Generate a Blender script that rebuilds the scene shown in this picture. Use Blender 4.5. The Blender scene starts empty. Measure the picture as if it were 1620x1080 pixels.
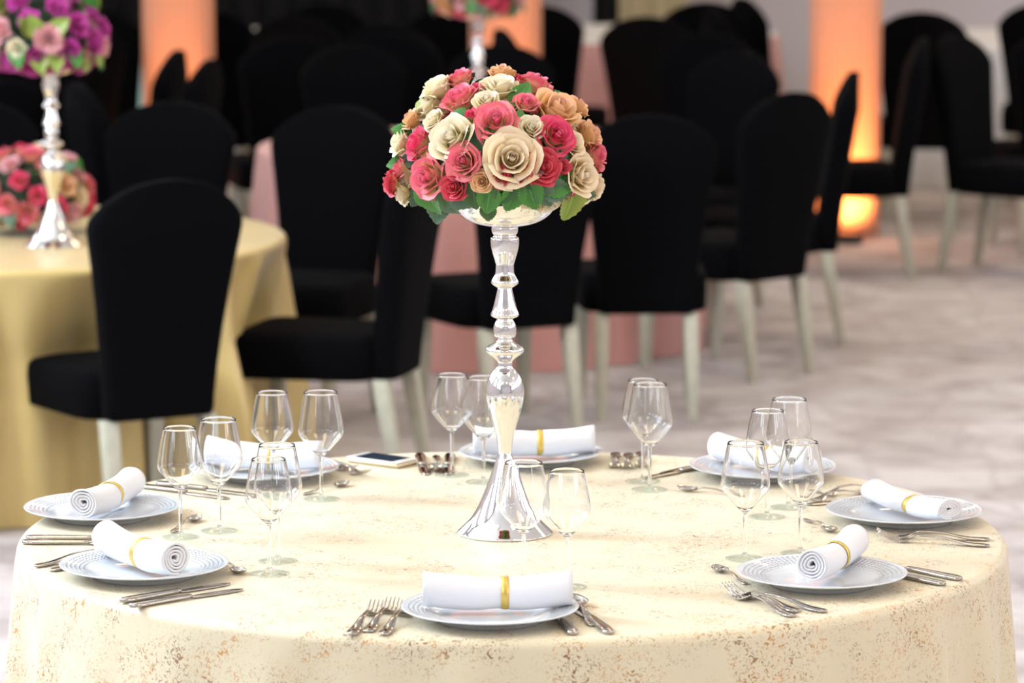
import bpy, math, random
from mathutils import Vector, Matrix
sc = bpy.context.scene
C = sc.collection
PI = math.pi
R = math.radians

# ------------------------------------------------------------------ camera, world, exposure
cam_d = bpy.data.cameras.new('camera'); cam = bpy.data.objects.new('camera', cam_d); C.objects.link(cam)
cam.location = (0, -6.9, 2.09); cam.rotation_euler = (PI/2 - .142, 0, 0)
cam_d.sensor_width = 36; cam_d.lens = 135; cam_d.clip_end = 200
cam_d.dof.use_dof = True; cam_d.dof.focus_distance = 6.72; cam_d.dof.aperture_fstop = 4.2; cam_d.dof.aperture_blades = 9
sc.camera = cam
sc.view_settings.view_transform = 'Standard'; sc.view_settings.look = 'None'
sc.view_settings.gamma = 1; sc.view_settings.use_curve_mapping = False
sc.view_settings.exposure = -0.66
sc.cycles.max_bounces = 10; sc.cycles.diffuse_bounces = 3; sc.cycles.glossy_bounces = 4; sc.cycles.transmission_bounces = 10; sc.cycles.transparent_max_bounces = 8
w = bpy.data.worlds.new('sky'); sc.world = w; w.use_nodes = True
w.node_tree.nodes['Background'].inputs[0].default_value = (.80, .88, 1, 1)
w.node_tree.nodes['Background'].inputs[1].default_value = 1.0

ROOM_L, ROOM_R, ROOM_F, ROOM_B, ROOM_H = -4.6, 8.0, -11.0, 17.5, 5.0

def area(name, loc, rot, sx, sy, power, col):
    d = bpy.data.lights.new(name, 'AREA'); d.shape = 'RECTANGLE'; d.size = sx; d.size_y = sy
    d.energy = power; d.color = col
    o = bpy.data.objects.new(name, d); C.objects.link(o); o.location = loc; o.rotation_euler = rot
    return o
COOL = (.76, .88, 1.0); WARM = (1.0, .76, .46)
WIN_Y = [-7.4, -4.6, -1.8, 1.0, 3.8, 6.6, 9.4, 12.2]; WW, WZ0, WZ1 = .75, 2.3, 4.7  # unseen side windows, sized and placed to shape the key light
for y in WIN_Y:                       # daylight through the tall windows of the left wall; one raised as key, camera-side pair as added front fill
    area('window_daylight_fill', (ROOM_L + .22, y, 3.5), (0, -PI/2, 0), 2.4, 1.5, {1.0: 620, 3.8: 120, -7.4: 150, -4.6: 150}.get(y, 70), COOL)
for y in WIN_Y:                       # paler daylight through the right wall; camera-side pair brightened as added front fill
    area('window_daylight_fill', (ROOM_R - .22, y, 3.5), (0, PI/2, 0), 2.4, 1.5, {-7.4: 130, -4.6: 130}.get(y, 60), (.95, .95, 1.0))
PANELS = [(x, y) for x in (-1.6, 1.6, 4.8) for y in (-6.5, -1.2, 4.1, 9.4, 14.7)]
for x, y in PANELS:                   # the ceiling panels
    area('ceiling_panel_light', (x, y, ROOM_H - .09), (0, 0, 0), 1.1, 1.1, 37, WARM)

# ------------------------------------------------------------------ helpers
def mesh_obj(name, verts, faces, mat=None, parent=None, smooth=True, uvs=None):
    me = bpy.data.meshes.new(name); me.from_pydata([tuple(v) for v in verts], [], faces); me.update()
    if smooth: me.polygons.foreach_set('use_smooth', [True]*len(me.polygons))
    if uvs is not None:
        uv = me.uv_layers.new(name='UVMap')
        for l in me.loops: uv.data[l.index].uv = uvs[l.vertex_index]
    if mat: me.materials.append(mat)
    o = bpy.data.objects.new(name, me); C.objects.link(o)
    if parent: o.parent = parent
    return o
def inst(o, parent=None, mat=None, name=None):
    c = o.copy(); C.objects.link(c); c.parent = parent
    if name: c.name = name
    if mat:
        c.material_slots[0].link = 'OBJECT'; c.material_slots[0].material = mat
    return c
def copy_tree(o, parent=None):
    c = o.copy(); C.objects.link(c); c.parent = parent
    for ch in list(o.children): copy_tree(ch, c)
    return c
def empty(name, loc=(0,0,0), rz=0):
    o = bpy.data.objects.new(name, None); C.objects.link(o); o.location = loc; o.rotation_euler = (0,0,rz)
    o.empty_display_size = .1
    return o
def tag(o, label, cat, group=None, kind=None):
    o['label'] = label; o['category'] = cat
    if group: o['group'] = group
    if kind: o['kind'] = kind
    return o
def struct(o, label=None):
    o['kind'] = 'structure'
    if label: o['label'] = label
    return o
class MB:
    def __init__(s): s.v = []; s.f = []
    def box(s, x0, x1, y0, y1, z0, z1):
        b = len(s.v)
        s.v += [(x0,y0,z0),(x1,y0,z0),(x1,y1,z0),(x0,y1,z0),(x0,y0,z1),(x1,y0,z1),(x1,y1,z1),(x0,y1,z1)]
        s.f += [(b,b+3,b+2,b+1),(b+4,b+5,b+6,b+7),(b,b+1,b+5,b+4),(b+1,b+2,b+6,b+5),(b+2,b+3,b+7,b+6),(b+3,b,b+4,b+7)]
        return s
    def rings(s, rings, cap0=True, cap1=True, closed=True):
        b = len(s.v); n = len(rings[0])
        for r in rings: s.v += [tuple(p) for p in r]
        m = n if closed else n-1
        for i in range(len(rings)-1):
            for j in range(m):
                k = (j+1) % n
                s.f.append((b+i*n+j, b+i*n+k, b+(i+1)*n+k, b+(i+1)*n+j))
        if cap0: s.f.append(tuple(b+j for j in range(n))[::-1])
        if cap1: s.f.append(tuple(b+(len(rings)-1)*n+j for j in range(n)))
        return s
    def grid(s, pts):           # pts[i][j]
        b = len(s.v); n = len(pts[0])
        for r in pts: s.v += [tuple(p) for p in r]
        for i in range(len(pts)-1):
            for j in range(n-1):
                s.f.append((b+i*n+j, b+i*n+j+1, b+(i+1)*n+j+1, b+(i+1)*n+j))
        return s
    def build(s, name, mat=None, parent=None, smooth=False):
        return mesh_obj(name, s.v, s.f, mat, parent, smooth)
def lathe_rings(prof, n=48, flute=None):
    out = []
    for i, (r, z) in enumerate(prof):
        ring = []
        for j in range(n):
            a = 2*PI*j/n
            k = 1 + (flute(z, a) if flute else 0)
            ring.append((r*k*math.cos(a), r*k*math.sin(a), z))
        out.append(ring)
    return out
def lathe(name, prof, mat, parent=None, n=48, cap0=True, cap1=True, flute=None):
    m = MB(); m.rings(lathe_rings(prof, n, flute), cap0, cap1)
    return m.build(name, mat, parent, True)
def smooth_prof(pts, k=4):       # Catmull-Rom through (r, z) points
    out = []
    P = [pts[0]] + list(pts) + [pts[-1]]
    for i in range(1, len(P)-2):
        p0, p1, p2, p3 = P[i-1], P[i], P[i+1], P[i+2]
        for t in range(k):
            u = t/k
            out.append(tuple(.5*((2*p1[c]) + (-p0[c]+p2[c])*u + (2*p0[c]-5*p1[c]+4*p2[c]-p3[c])*u*u + (-p0[c]+3*p1[c]-3*p2[c]+p3[c])*u**3) for c in (0,1)))
    out.append(pts[-1]); return [(max(r, .0003), z) for r, z in out]
def bevel(o, wd, seg=3):
    m = o.modifiers.new('bevel', 'BEVEL'); m.width = wd; m.segments = seg; m.limit_method = 'ANGLE'
    o.data.polygons.foreach_set('use_smooth', [True]*len(o.data.polygons))
    return o

# ------------------------------------------------------------------ materials
def mat(name, col=(.8,.8,.8), rough=.5, metal=0, **kw):
    m = bpy.data.materials.new(name); m.use_nodes = True
    b = m.node_tree.nodes['Principled BSDF']
    b.inputs['Base Color'].default_value = (*col, 1); b.inputs['Roughness'].default_value = rough; b.inputs['Metallic'].default_value = metal
    for k, v in kw.items(): b.inputs[k.replace('_', ' ')].default_value = v
    return m
class NT:
    def __init__(s, m): s.t = m.node_tree; s.b = s.t.nodes['Principled BSDF']
    def n(s, typ, **kw):
        x = s.t.nodes.new(typ)
        for k, v in kw.items():
            if k in x.inputs: x.inputs[k].default_value = v
            else: setattr(x, k, v)
        return x
    def l(s, a, b): s.t.links.new(a, b)
    def math(s, op, a, b=None, clamp=False):
        x = s.t.nodes.new('ShaderNodeMath'); x.operation = op; x.use_clamp = clamp
        for i, q in enumerate((a, b)):
            if q is None: continue
            if isinstance(q, (int, float)): x.inputs[i].default_value = q
            else: s.l(q, x.inputs[i])
        return x.outputs[0]
    def ramp(s, fac, stops, interp='LINEAR'):
        x = s.t.nodes.new('ShaderNodeValToRGB'); x.color_ramp.interpolation = interp
        e = x.color_ramp.elements
        while len(e) < len(stops): e.new(.5)
        for i, (p, c) in enumerate(stops):
            e[i].position = p; e[i].color = (*c, 1) if len(c) == 3 else c
        s.l(fac, x.inputs[0]); return x.outputs[0]
    def mix(s, fac, a, b):
        x = s.t.nodes.new('ShaderNodeMix'); x.data_type = 'RGBA'
        if isinstance(fac, (int, float)): x.inputs[0].default_value = fac
        else: s.l(fac, x.inputs[0])
        for i, q in ((6, a), (7, b)):
            if isinstance(q, tuple): x.inputs[i].default_value = (*q, 1)
            else: s.l(q, x.inputs[i])
        return x.outputs[2]
    def noise(s, vec, scale, detail=2, dist=0, rough=.5):
        x = s.n('ShaderNodeTexNoise'); x.inputs['Scale'].default_value = scale; x.inputs['Detail'].default_value = detail
        x.inputs['Distortion'].default_value = dist; x.inputs['Roughness'].default_value = rough
        if vec is not None: s.l(vec, x.inputs['Vector'])
        return x.outputs[0]
    def bump(s, h, strength=.3, dist=.002):
        x = s.n('ShaderNodeBump'); x.inputs['Strength'].default_value = strength; x.inputs['Distance'].default_value = dist
        s.l(h, x.inputs['Height']); s.l(x.outputs[0], s.b.inputs['Normal'])
    def obj(s): return s.n('ShaderNodeTexCoord').outputs['Object']
    def uv(s): return s.n('ShaderNodeTexCoord').outputs['UV']

M = {}
# flecked cream cloth of the near table
m = mat('flecked_cream_cloth', rough=.42); t = NT(m); uv = t.uv()
worm = t.noise(uv, 78, 2.0, 2.2, .55)
worm2 = t.noise(uv, 170, 2.0, 1.5, .6)
clus = t.noise(uv, 8, 4.0, .8, .62)
f1 = t.ramp(worm, [(.585, (0,0,0)), (.61, (1,1,1))])
f2 = t.ramp(worm2, [(.60, (0,0,0)), (.63, (1,1,1))])
c1 = t.ramp(clus, [(.485, (0,0,0)), (.575, (1,1,1))])
c2 = t.ramp(clus, [(.36, (0,0,0)), (.52, (1,1,1))])
a1 = t.math('MULTIPLY', f1, c1); a2 = t.math('MULTIPLY', t.math('MULTIPLY', f2, c2), .8)
fl = t.math('MAXIMUM', a1, a2)
tone = t.ramp(t.noise(uv, 14, 2), [(.42, (.24,.11,.035)), (.56, (.58,.26,.05))])
col = t.mix(t.math('MULTIPLY', fl, .92), (.745,.66,.47), tone)
t.l(col, t.b.inputs['Base Color'])
t.b.inputs['Sheen Weight'].default_value = .25; t.b.inputs['Sheen Roughness'].default_value = .4
t.bump(t.noise(uv, 900, 1), .12, .0006)
M['cream_cloth'] = m
def cloth_mat(name, col, rough=.38, sheen=.2):
    m = mat(name, col, rough); t = NT(m); o = t.obj()
    v = t.noise(o, 6, 3)
    t.l(t.mix(v, tuple(c*.88 for c in col), tuple(min(1, c*1.08) for c in col)), t.b.inputs['Base Color'])
    t.b.inputs['Sheen Weight'].default_value = sheen
    t.bump(t.noise(o, 400, 1), .15, .001)
    return m
M['gold_cloth'] = cloth_mat('gold_satin', (.66,.49,.19), .32)
M['pink_cloth'] = cloth_mat('dusty_pink_satin', (.68,.33,.29), .42)
M['white_cloth'] = cloth_mat('white_cloth', (.85,.83,.82), .6)
M['napkin'] = cloth_mat('white_damask_napkin', (.85,.85,.89), .7, .1)
M['black_velvet'] = mat('black_chair_fabric', (.0022,.0022,.003), .95, Specular_IOR_Level=.05)
t = NT(M['black_velvet']); o = t.obj()
t.b.inputs['Sheen Weight'].default_value = .008; t.b.inputs['Sheen Roughness'].default_value = .35
t.bump(t.noise(o, 500, 1), .3, .001)
M['leg'] = mat('champagne_painted_wood', (.47,.46,.36), .45)
t = NT(M['leg']); t.l(t.ramp(t.noise(t.obj(), 30, 3), [(.3, (.43,.42,.33)), (.7, (.52,.50,.40))]), t.b.inputs['Base Color'])
M['chrome'] = mat('polished_silver', (.82,.81,.80), .045, 1)
M['steel'] = mat('polished_cutlery_steel', (.47,.44,.41), .10, 1)
M['glass'] = mat('clear_glass', (1,1,1), 0.0, 0, IOR=1.45, Transmission_Weight=1.0)
m = mat('thin_foot_glass', (1,1,1), .02); t = NT(m); tr = t.n('ShaderNodeBsdfTransparent'); tr.inputs[0].default_value = (.90,.93,.93,1)
gl = t.n('ShaderNodeBsdfGlossy'); gl.inputs['Roughness'].default_value = .02; fr_ = t.n('ShaderNodeFresnel'); fr_.inputs[0].default_value = 1.45; mx = t.n('ShaderNodeMixShader')
ge = t.n('ShaderNodeNewGeometry'); t.l(t.math('MULTIPLY', fr_.outputs[0], t.math('MULTIPLY', t.math('SUBTRACT', 1.0, ge.outputs['Backfacing']), .6)), mx.inputs[0]); t.l(tr.outputs[0], mx.inputs[1]); t.l(gl.outputs[0], mx.inputs[2]); t.l(mx.outputs[0], t.t.nodes['Material Output'].inputs['Surface'])
M['foot_glass'] = m
M['gold_band'] = mat('gold_ribbon', (.72,.52,.12), .35, .55)
# porcelain with an embossed rim
m = mat('white_porcelain', (.71,.745,.80), .12); t = NT(m); t.b.inputs['Coat Weight'].default_value = .4; t.b.inputs['Coat Roughness'].default_value = .05
sx = t.n('ShaderNodeSeparateXYZ'); t.l(t.uv(), sx.inputs[0])
th, rr = sx.outputs[0], sx.outputs[1]
A = t.math('MULTIPLY', th, 2*PI*44); B = t.math('MULTIPLY', rr, 420)
s1 = t.math('SINE', t.math('ADD', A, B)); s2 = t.math('SINE', t.math('SUBTRACT', A, B))
pat = t.math('MULTIPLY', s1, s2)
rim = t.math('MULTIPLY', t.math('GREATER_THAN', rr, .098), t.math('LESS_THAN', rr, .138))
t.bump(t.math('MULTIPLY', t.math('MAXIMUM', pat, 0.0), rim), 1.0, .004)
M['porcelain'] = m
# carpet
m = mat('patterned_carpet', rough=.95); t = NT(m); o = t.obj()
big = t.noise(o, .55, 3, .4); mid = t.noise(o, 2.6, 4, 1.0, .6); fine = t.noise(o, 60, 2)
base = t.ramp(mid, [(.32, (.31,.26,.255)), (.47, (.52,.47,.465)), (.62, (.68,.645,.645))])
base = t.mix(t.math('MULTIPLY', big, .35), base, (.48,.40,.37))
vor = t.n('ShaderNodeTexVoronoi'); vor.feature = 'DISTANCE_TO_EDGE'; vor.inputs['Scale'].default_value = 2.3; vor.inputs['Randomness'].default_value = .35
wob = t.n('ShaderNodeVectorMath'); wob.operation = 'ADD'
nz = t.n('ShaderNodeTexNoise'); nz.inputs['Scale'].default_value = 3; t.l(o, nz.inputs['Vector'])
sc_ = t.n('ShaderNodeVectorMath'); sc_.operation = 'SCALE'; sc_.inputs['Scale'].default_value = .25; t.l(nz.outputs['Color'], sc_.inputs[0])
t.l(o, wob.inputs[0]); t.l(sc_.outputs[0], wob.inputs[1]); t.l(wob.outputs[0], vor.inputs['Vector'])
line = t.ramp(vor.outputs['Distance'], [(.015, (1,1,1)), (.06, (0,0,0))])
colr = t.mix(t.math('MULTIPLY', line, .3), base, (.33,.26,.26))
t.l(t.mix(t.math('MULTIPLY', fine, .25), colr, (.56,.52,.515)), t.b.inputs['Base Color'])
t.bump(fine, .4, .004)
M['carpet'] = m
M['wall'] = mat('pale_lavender_wall', (.66,.62,.66), .8)
t = NT(M['wall']); t.bump(t.noise(t.obj(), 40, 2), .1, .002)
M['ceiling'] = mat('white_ceiling', (.82,.80,.76), .9); NT(M['ceiling']).bump(NT(M['ceiling']).noise(None, 60, 1), .05, .001)
M['frame'] = mat('white_window_frame', (.8,.8,.8), .4)
M['sky_pane'] = mat('bright_window_pane', (.9,.95,1), .05, Transmission_Weight=1.0)
M['lamp_diffuser'] = mat('lamp_diffuser', (.9,.85,.75), .5)
NT(M['lamp_diffuser']).b.inputs['Emission Color'].default_value = (1,.84,.6,1); NT(M['lamp_diffuser']).b.inputs['Emission Strength'].default_value = 2.0
M['column_fabric'] = mat('peach_pleated_fabric', (.95,.50,.33), .8)
t = NT(M['column_fabric']); t.bump(t.noise(t.obj(), 200, 1), .1, .001)
M['teal_fabric'] = mat('teal_fabric', (.05,.45,.42), .8)
M['black_curtain'] = mat('black_curtain_fabric', (.008,.008,.011), .9)
M['cream_curtain'] = mat('cream_curtain_fabric', (.80,.68,.42), .8)
M['black_plastic'] = mat('black_plastic', (.02,.02,.02), .4)
M['phone_body'] = mat('white_gloss_plastic', (.80,.78,.74), .2)
M['phone_edge'] = mat('champagne_metal', (.72,.58,.40), .3, .8)
M['screen'] = mat('dark_glass_screen', (.03,.045,.07), .06)
# rose petals: colour runs from the petal's base to its lip
def petal_mat(name, stops):
    m = mat(name, rough=.5); t = NT(m)
    at = t.n('ShaderNodeAttribute'); at.attribute_name = 'lip'
    v = t.math('ADD', at.outputs['Fac'], t.math('MULTIPLY', t.math('SUBTRACT', t.noise(t.obj(), 2.2, 3), .5), .35))
    t.l(t.ramp(v, stops), t.b.inputs['Base Color'])
    tl = t.n('ShaderNodeBsdfTranslucent'); cr_ = t.ramp(v, stops); t.l(cr_, tl.inputs[0]); mx = t.n('ShaderNodeMixShader'); mx.inputs[0].default_value = .2
    t.l(t.b.outputs[0], mx.inputs[1]); t.l(tl.outputs[0], mx.inputs[2]); t.l(mx.outputs[0], t.t.nodes['Material Output'].inputs['Surface'])
    M[name] = m
petal_mat('cream', [(.0, (.66,.60,.24)), (.35, (.90,.76,.44)), (.7, (.94,.84,.62)), (1., (.96,.90,.76))])
petal_mat('blush', [(.0, (.78,.62,.28)), (.35, (.96,.74,.44)), (.7, (.98,.82,.57)), (1., (.99,.90,.74))])
petal_mat('peach', [(.0, (.70,.52,.15)), (.4, (.90,.55,.22)), (.75, (.90,.58,.32)), (1., (.90,.50,.36))])
petal_mat('pink', [(.0, (.85,.68,.30)), (.40, (.95,.60,.36)), (.60, (.92,.36,.32)), (.70, (.88,.20,.25)), (.9, (.86,.17,.29)), (1., (.93,.36,.44))])
petal_mat('rose', [(.0, (.86,.68,.36)), (.4, (.90,.50,.34)), (.60, (.84,.08,.17)), (.88, (.84,.07,.20)), (1., (.88,.32,.40))])
petal_mat('red', [(.0, (.80,.50,.20)), (.3, (.78,.20,.12)), (.6, (.66,.04,.08)), (1., (.80,.15,.19))])
petal_mat('magenta', [(.0, (.70,.50,.35)), (.3, (.62,.10,.36)), (.7, (.58,.05,.38)), (1., (.70,.16,.50))])
petal_mat('light_pink', [(.0, (.80,.70,.45)), (.4, (.86,.45,.45)), (1., (.88,.50,.55))])
def leaf_mat(name, a, b):
    m = mat(name, rough=.42); t = NT(m)
    at = t.n('ShaderNodeAttribute'); at.attribute_name = 'lip'
    t.l(t.ramp(at.outputs['Fac'], [(0, tuple(min(1, c*1.6+.03) for c in a)), (.10, a), (1, b)]), t.b.inputs['Base Color'])
    M[name] = m
leaf_mat('leaf0', (.020,.085,.018), (.03,.12,.02)); leaf_mat('leaf1', (.035,.17,.022), (.06,.24,.03))
leaf_mat('leaf2', (.045,.11,.06), (.09,.18,.10)); leaf_mat('leaf3', (.17,.26,.03), (.30,.36,.06))
LEAFM = ['leaf0', 'leaf1', 'leaf2', 'leaf3']

# ------------------------------------------------------------------ the room
b = MB().box(ROOM_L, ROOM_R, ROOM_F, ROOM_B, -.1, 0).build('floor', M['carpet']); struct(b, 'pale taupe patterned carpet floor')
b = MB().box(ROOM_L, ROOM_R, ROOM_F, ROOM_B, ROOM_H, ROOM_H+.1).build('ceiling', M['ceiling']); struct(b)
b = MB().box(ROOM_L-.2, ROOM_R+.2, ROOM_B, ROOM_B+.2, 0, ROOM_H).build('wall_back', M['wall']); struct(b, 'pale lavender wall at the far end of the hall')
b = MB().box(ROOM_L-.2, ROOM_R+.2, ROOM_F-.2, ROOM_F, 0, ROOM_H).build('wall_front', M['wall']); struct(b)
def side_wall(name, x0, x1, tx):
    mb = MB(); ys = [ROOM_F]
    for y in WIN_Y: ys += [y-WW, y+WW]
    ys.append(ROOM_B)
    mb.box(x0, x1, ROOM_F, ROOM_B, 0, WZ0); mb.box(x0, x1, ROOM_F, ROOM_B, WZ1, ROOM_H)
    for i in range(0, len(ys), 2): mb.box(x0, x1, ys[i], ys[i+1], WZ0, WZ1)
    struct(mb.build(name, M['wall']))
    for k, y in enumerate(WIN_Y):
        w_ = empty('window_%d' % (k+1 + (0 if tx < 0 else len(WIN_Y))), (tx, y, WZ0)); struct(w_)
        f = MB()
        for yy in (-WW, -.03, WW-.06): f.box(-.04, .04, yy, yy+.06, 0, WZ1-WZ0)
        for zz in (0, 1.17, 2.34): f.box(-.04, .04, -WW, WW, zz, zz+.06)
        f.build('window_frame', M['frame'], w_)
        for yy in (-WW+.06, .03):
            for zz in (.06, 1.23): MB().box(-.006, .006, yy, yy+WW-.09, zz, zz+1.11).build('pane', M['sky_pane'], w_)
side_wall('wall_left', ROOM_L-.2, ROOM_L, ROOM_L-.1)
side_wall('wall_right', ROOM_R, ROOM_R+.2, ROOM_R+.1)
for nm, x0, x1, y0, y1 in (('baseboard_back', ROOM_L, ROOM_R, ROOM_B-.02, ROOM_B), ('baseboard_left', ROOM_L, ROOM_L+.02, ROOM_F, ROOM_B), ('baseboard_right', ROOM_R-.02, ROOM_R, ROOM_F, ROOM_B)):
    struct(MB().box(x0, x1, y0, y1, 0, .1).build(nm, M['frame']))
for x, y in PANELS:
        o = empty('ceiling_light', (x, y, ROOM_H)); tag(o, 'square white ceiling light panel set above the hall', 'light', 'ceiling light panels')
        f = MB(); f.box(-.62,.62,-.62,-.56,-.07,0); f.box(-.62,.62,.56,.62,-.07,0); f.box(-.62,-.56,-.56,.56,-.07,0); f.box(.56,.62,-.56,.56,-.07,0)
        f.build('frame', M['frame'], o); MB().box(-.56,.56,-.56,.56,-.05,-.03).build('diffuser', M['lamp_diffuser'], o)

# pleated hangings and lit columns at the far end
def pleated(name, w_, h, mat_, amp, n, thick=.02):
    mb = MB(); N = n*8
    fr = [(-w_/2 + w_*i/N, amp*math.sin(2*PI*n*i/N)) for i in range(N+1)]
    loop = [(x, y-thick) for x, y in fr] + [(x, y+thick) for x, y in fr[::-1]]
    mb.rings([[(x, y, 0) for x, y in loop], [(x, y, h) for x, y in loop]], True, True)
    return mb.build(name, mat_, None, True)
def column(x, y, mname, lamp_col, power, label, lamp_label):
    o = empty('draped_column', (x, y, 0)); tag(o, label, 'column')
    mb = MB(); n = 128
    ring = [((.165+.006*math.sin(26*a))*math.cos(a), (.165+.006*math.sin(26*a))*math.sin(a)) for a in [2*PI*i/n for i in range(n)]]
    mb.rings([[(p[0], p[1], 0) for p in ring], [(p[0], p[1], ROOM_H-.02) for p in ring]]); mb.build('pleated_drape', M[mname], o, True)
    u = empty('uplighter', (x, y-.34, 0)); tag(u, lamp_label, 'lamp')
    lathe('housing', [(.06,0),(.064,.006),(.064,.045),(.058,.05)], M['black_plastic'], u, 24)
    d = bpy.data.lights.new('uplighter_beam', 'SPOT'); d.energy = power; d.color = lamp_col; d.spot_size = R(120); d.spot_blend = .6; d.shadow_soft_size = .05
    l = bpy.data.objects.new('uplighter_beam', d); C.objects.link(l); l.parent = u; l.location = (0,0,.07); l.rotation_euler = (R(180-40), 0, 0)
column(-1.58, 11.3, 'column_fabric', (1,.42,.13), 46, 'peach lit draped column behind the purple bouquet, upper left', 'small black uplighter at the foot of the left lit column')
column(-.03, 11.3, 'column_fabric', (1,.42,.13), 46, 'peach lit draped column directly behind the central bouquet', 'small black uplighter at the foot of the middle lit column')
column(1.58, 11.3, 'column_fabric', (1,.42,.13), 46, 'orange lit draped column behind the chairs, upper right', 'small black uplighter at the foot of the right lit column')
column(-2.5, 13.5, 'teal_fabric', (.3,1,.9), 22, 'teal lit draped column behind the purple bouquet at the left edge', 'small black uplighter at the foot of the teal column')
for (x0, x1, y, mt, lab) in ((-4.2, -.05, 17.0, 'black_curtain', 'long black curtain covering the left of the far wall'), (.50, 1.0, 16.8, 'black_curtain', 'narrow black curtain on the far wall right of the middle column')):
    o = pleated('curtain', x1-x0, ROOM_H-.1, M[mt], .05, int((x1-x0)*6)); o.location = ((x0+x1)/2, y, .02); tag(o, lab, 'curtain')
o = pleated('curtain', .42, ROOM_H-.1, M['cream_curtain'], .04, 3); o.location = (.86, 16.5, .02); tag(o, 'narrow cream curtain hanging above the far white topped table', 'curtain')

# ------------------------------------------------------------------ tablecloths
def tablecloth(name, Rt, h, mat_, seed, nfold=22, amp=.035, dents=(), er=.018, nseg=320, floor=.004):
    rnd = random.Random(seed); ph = [rnd.uniform(0, 2*PI) for _ in range(6)]
    prof = [(i/10*(Rt-er), 0., 0.) for i in range(11)]
    for i in range(1, 7):
        a = PI/2*i/6; prof.append((Rt-er+er*math.sin(a), -(er-er*math.cos(a)), 0.))
    H = h - floor
    for i in range(1, 25):
        q = i/24; d = er + (H-er)*q**1.25; prof.append((Rt, -d, (d-er)/(H-er)))
    v = []; uv = []; f = []
    arc = 0; last = (0, 0)
    for k, (r, z, q) in enumerate(prof):
        arc += math.hypot(r-last[0], z-last[1]); last = (r, z)
        for j in range(nseg):
            a = 2*PI*j/nseg; rr = r
            if q > 0:
                cre = abs(math.sin(.5*(nfold*a+ph[0])+.9*math.sin(3*a+ph[3])))
                fold = .75*(1-2*cre**1.3) + .3*math.sin((nfold*.6//1)*a+ph[1]) + .2*math.sin((nfold*1.7//1)*a+ph[2])
                fold = fold*(.65+.35*math.sin(5*a+ph[4]))
                g = min(1, q*1.6)**.7
                rr += amp*g*(fold+.35) + .03*q
                for (da, dw, dd) in dents:
                    x = (a-da+PI) % (2*PI) - PI
                    rr -= dd*math.exp(-(x/dw)**2)*min(1, q*3)
            v.append((rr*math.cos(a), rr*math.sin(a), h+z)); uv.append((arc*math.cos(a), arc*math.sin(a)))
    for k in range(len(prof)-1):
        for j in range(nseg):
            j2 = (j+1) % nseg
            if k == 0:
                f.append((j, nseg+j, nseg+j2)) if False else None
            f.append((k*nseg+j, (k+1)*nseg+j, (k+1)*nseg+j2, k*nseg+j2))
    f = f[nseg:]
    f.append(tuple(nseg+j for j in range(nseg)))
    return mesh_obj(name, v, f, mat_, None, True, uv)
TZ = .75
o = tablecloth('tablecloth', .90, TZ, M['cream_cloth'], 3, 34, .034); tag(o, 'cream tablecloth with brown flecks on the large round table in front', 'tablecloth')
GT = (-1.58, 4.76)
def ang(c, p): return math.atan2(p[1]-c[1], p[0]-c[0])
CH1, CH2 = (-1.10, 3.91), (-.56, 4.60)
o = tablecloth('tablecloth', .89, TZ, M['gold_cloth'], 5, 24, .13, [(ang(GT, CH1), .30, .22), (ang(GT, CH2), .30, .22)]); o.location = (*GT, 0)
tag(o, 'gold satin tablecloth on the round table at the left', 'tablecloth')
PT = (-.10, 7.80)
o = tablecloth('tablecloth', .88, TZ, M['pink_cloth'], 6, 18, .04, [(ang(PT, (.78, 6.98)), .3, .10), (ang(PT, (.99, 7.78)), .3, .14)]); o.location = (*PT, 0); tag(o, 'dusty pink tablecloth behind the central stand', 'tablecloth')
FAR = [((-3.0, 8.8), 'pink_cloth', 'dark pink tablecloth on the far table behind the purple bouquet'),
       ((3.5, 11.9), 'pink_cloth', 'pink tablecloth seen between chair legs at the right edge'),
       ((.62, 14.6), 'pink_cloth', 'pink tablecloth under a white runner on the far table right of the bouquet'),
       ((-1.35, 14.4), 'white_cloth', 'white tablecloth on the far table left of the bouquet'),
       ((2.7, 14.3), 'white_cloth', 'white tablecloth on the far table behind the right chairs')]
for i, (p, mt, lab) in enumerate(FAR):
    o = tablecloth('tablecloth', .88, TZ, M[mt], 11+i, 16, .04, nseg=128); o.location = (*p, 0); tag(o, lab, 'tablecloth')
mb = MB(); n = 64
mb.rings([[(.86*math.cos(2*PI*i/n), .86*math.sin(2*PI*i/n), z) for i in range(n)] for z in (0, .006)]); o = mb.build('table_overlay', M['white_cloth'])
o.location = (.62, 14.6, TZ+.001); tag(o, 'white round overlay on the far pink table right of the bouquet', 'tablecloth')

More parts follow.
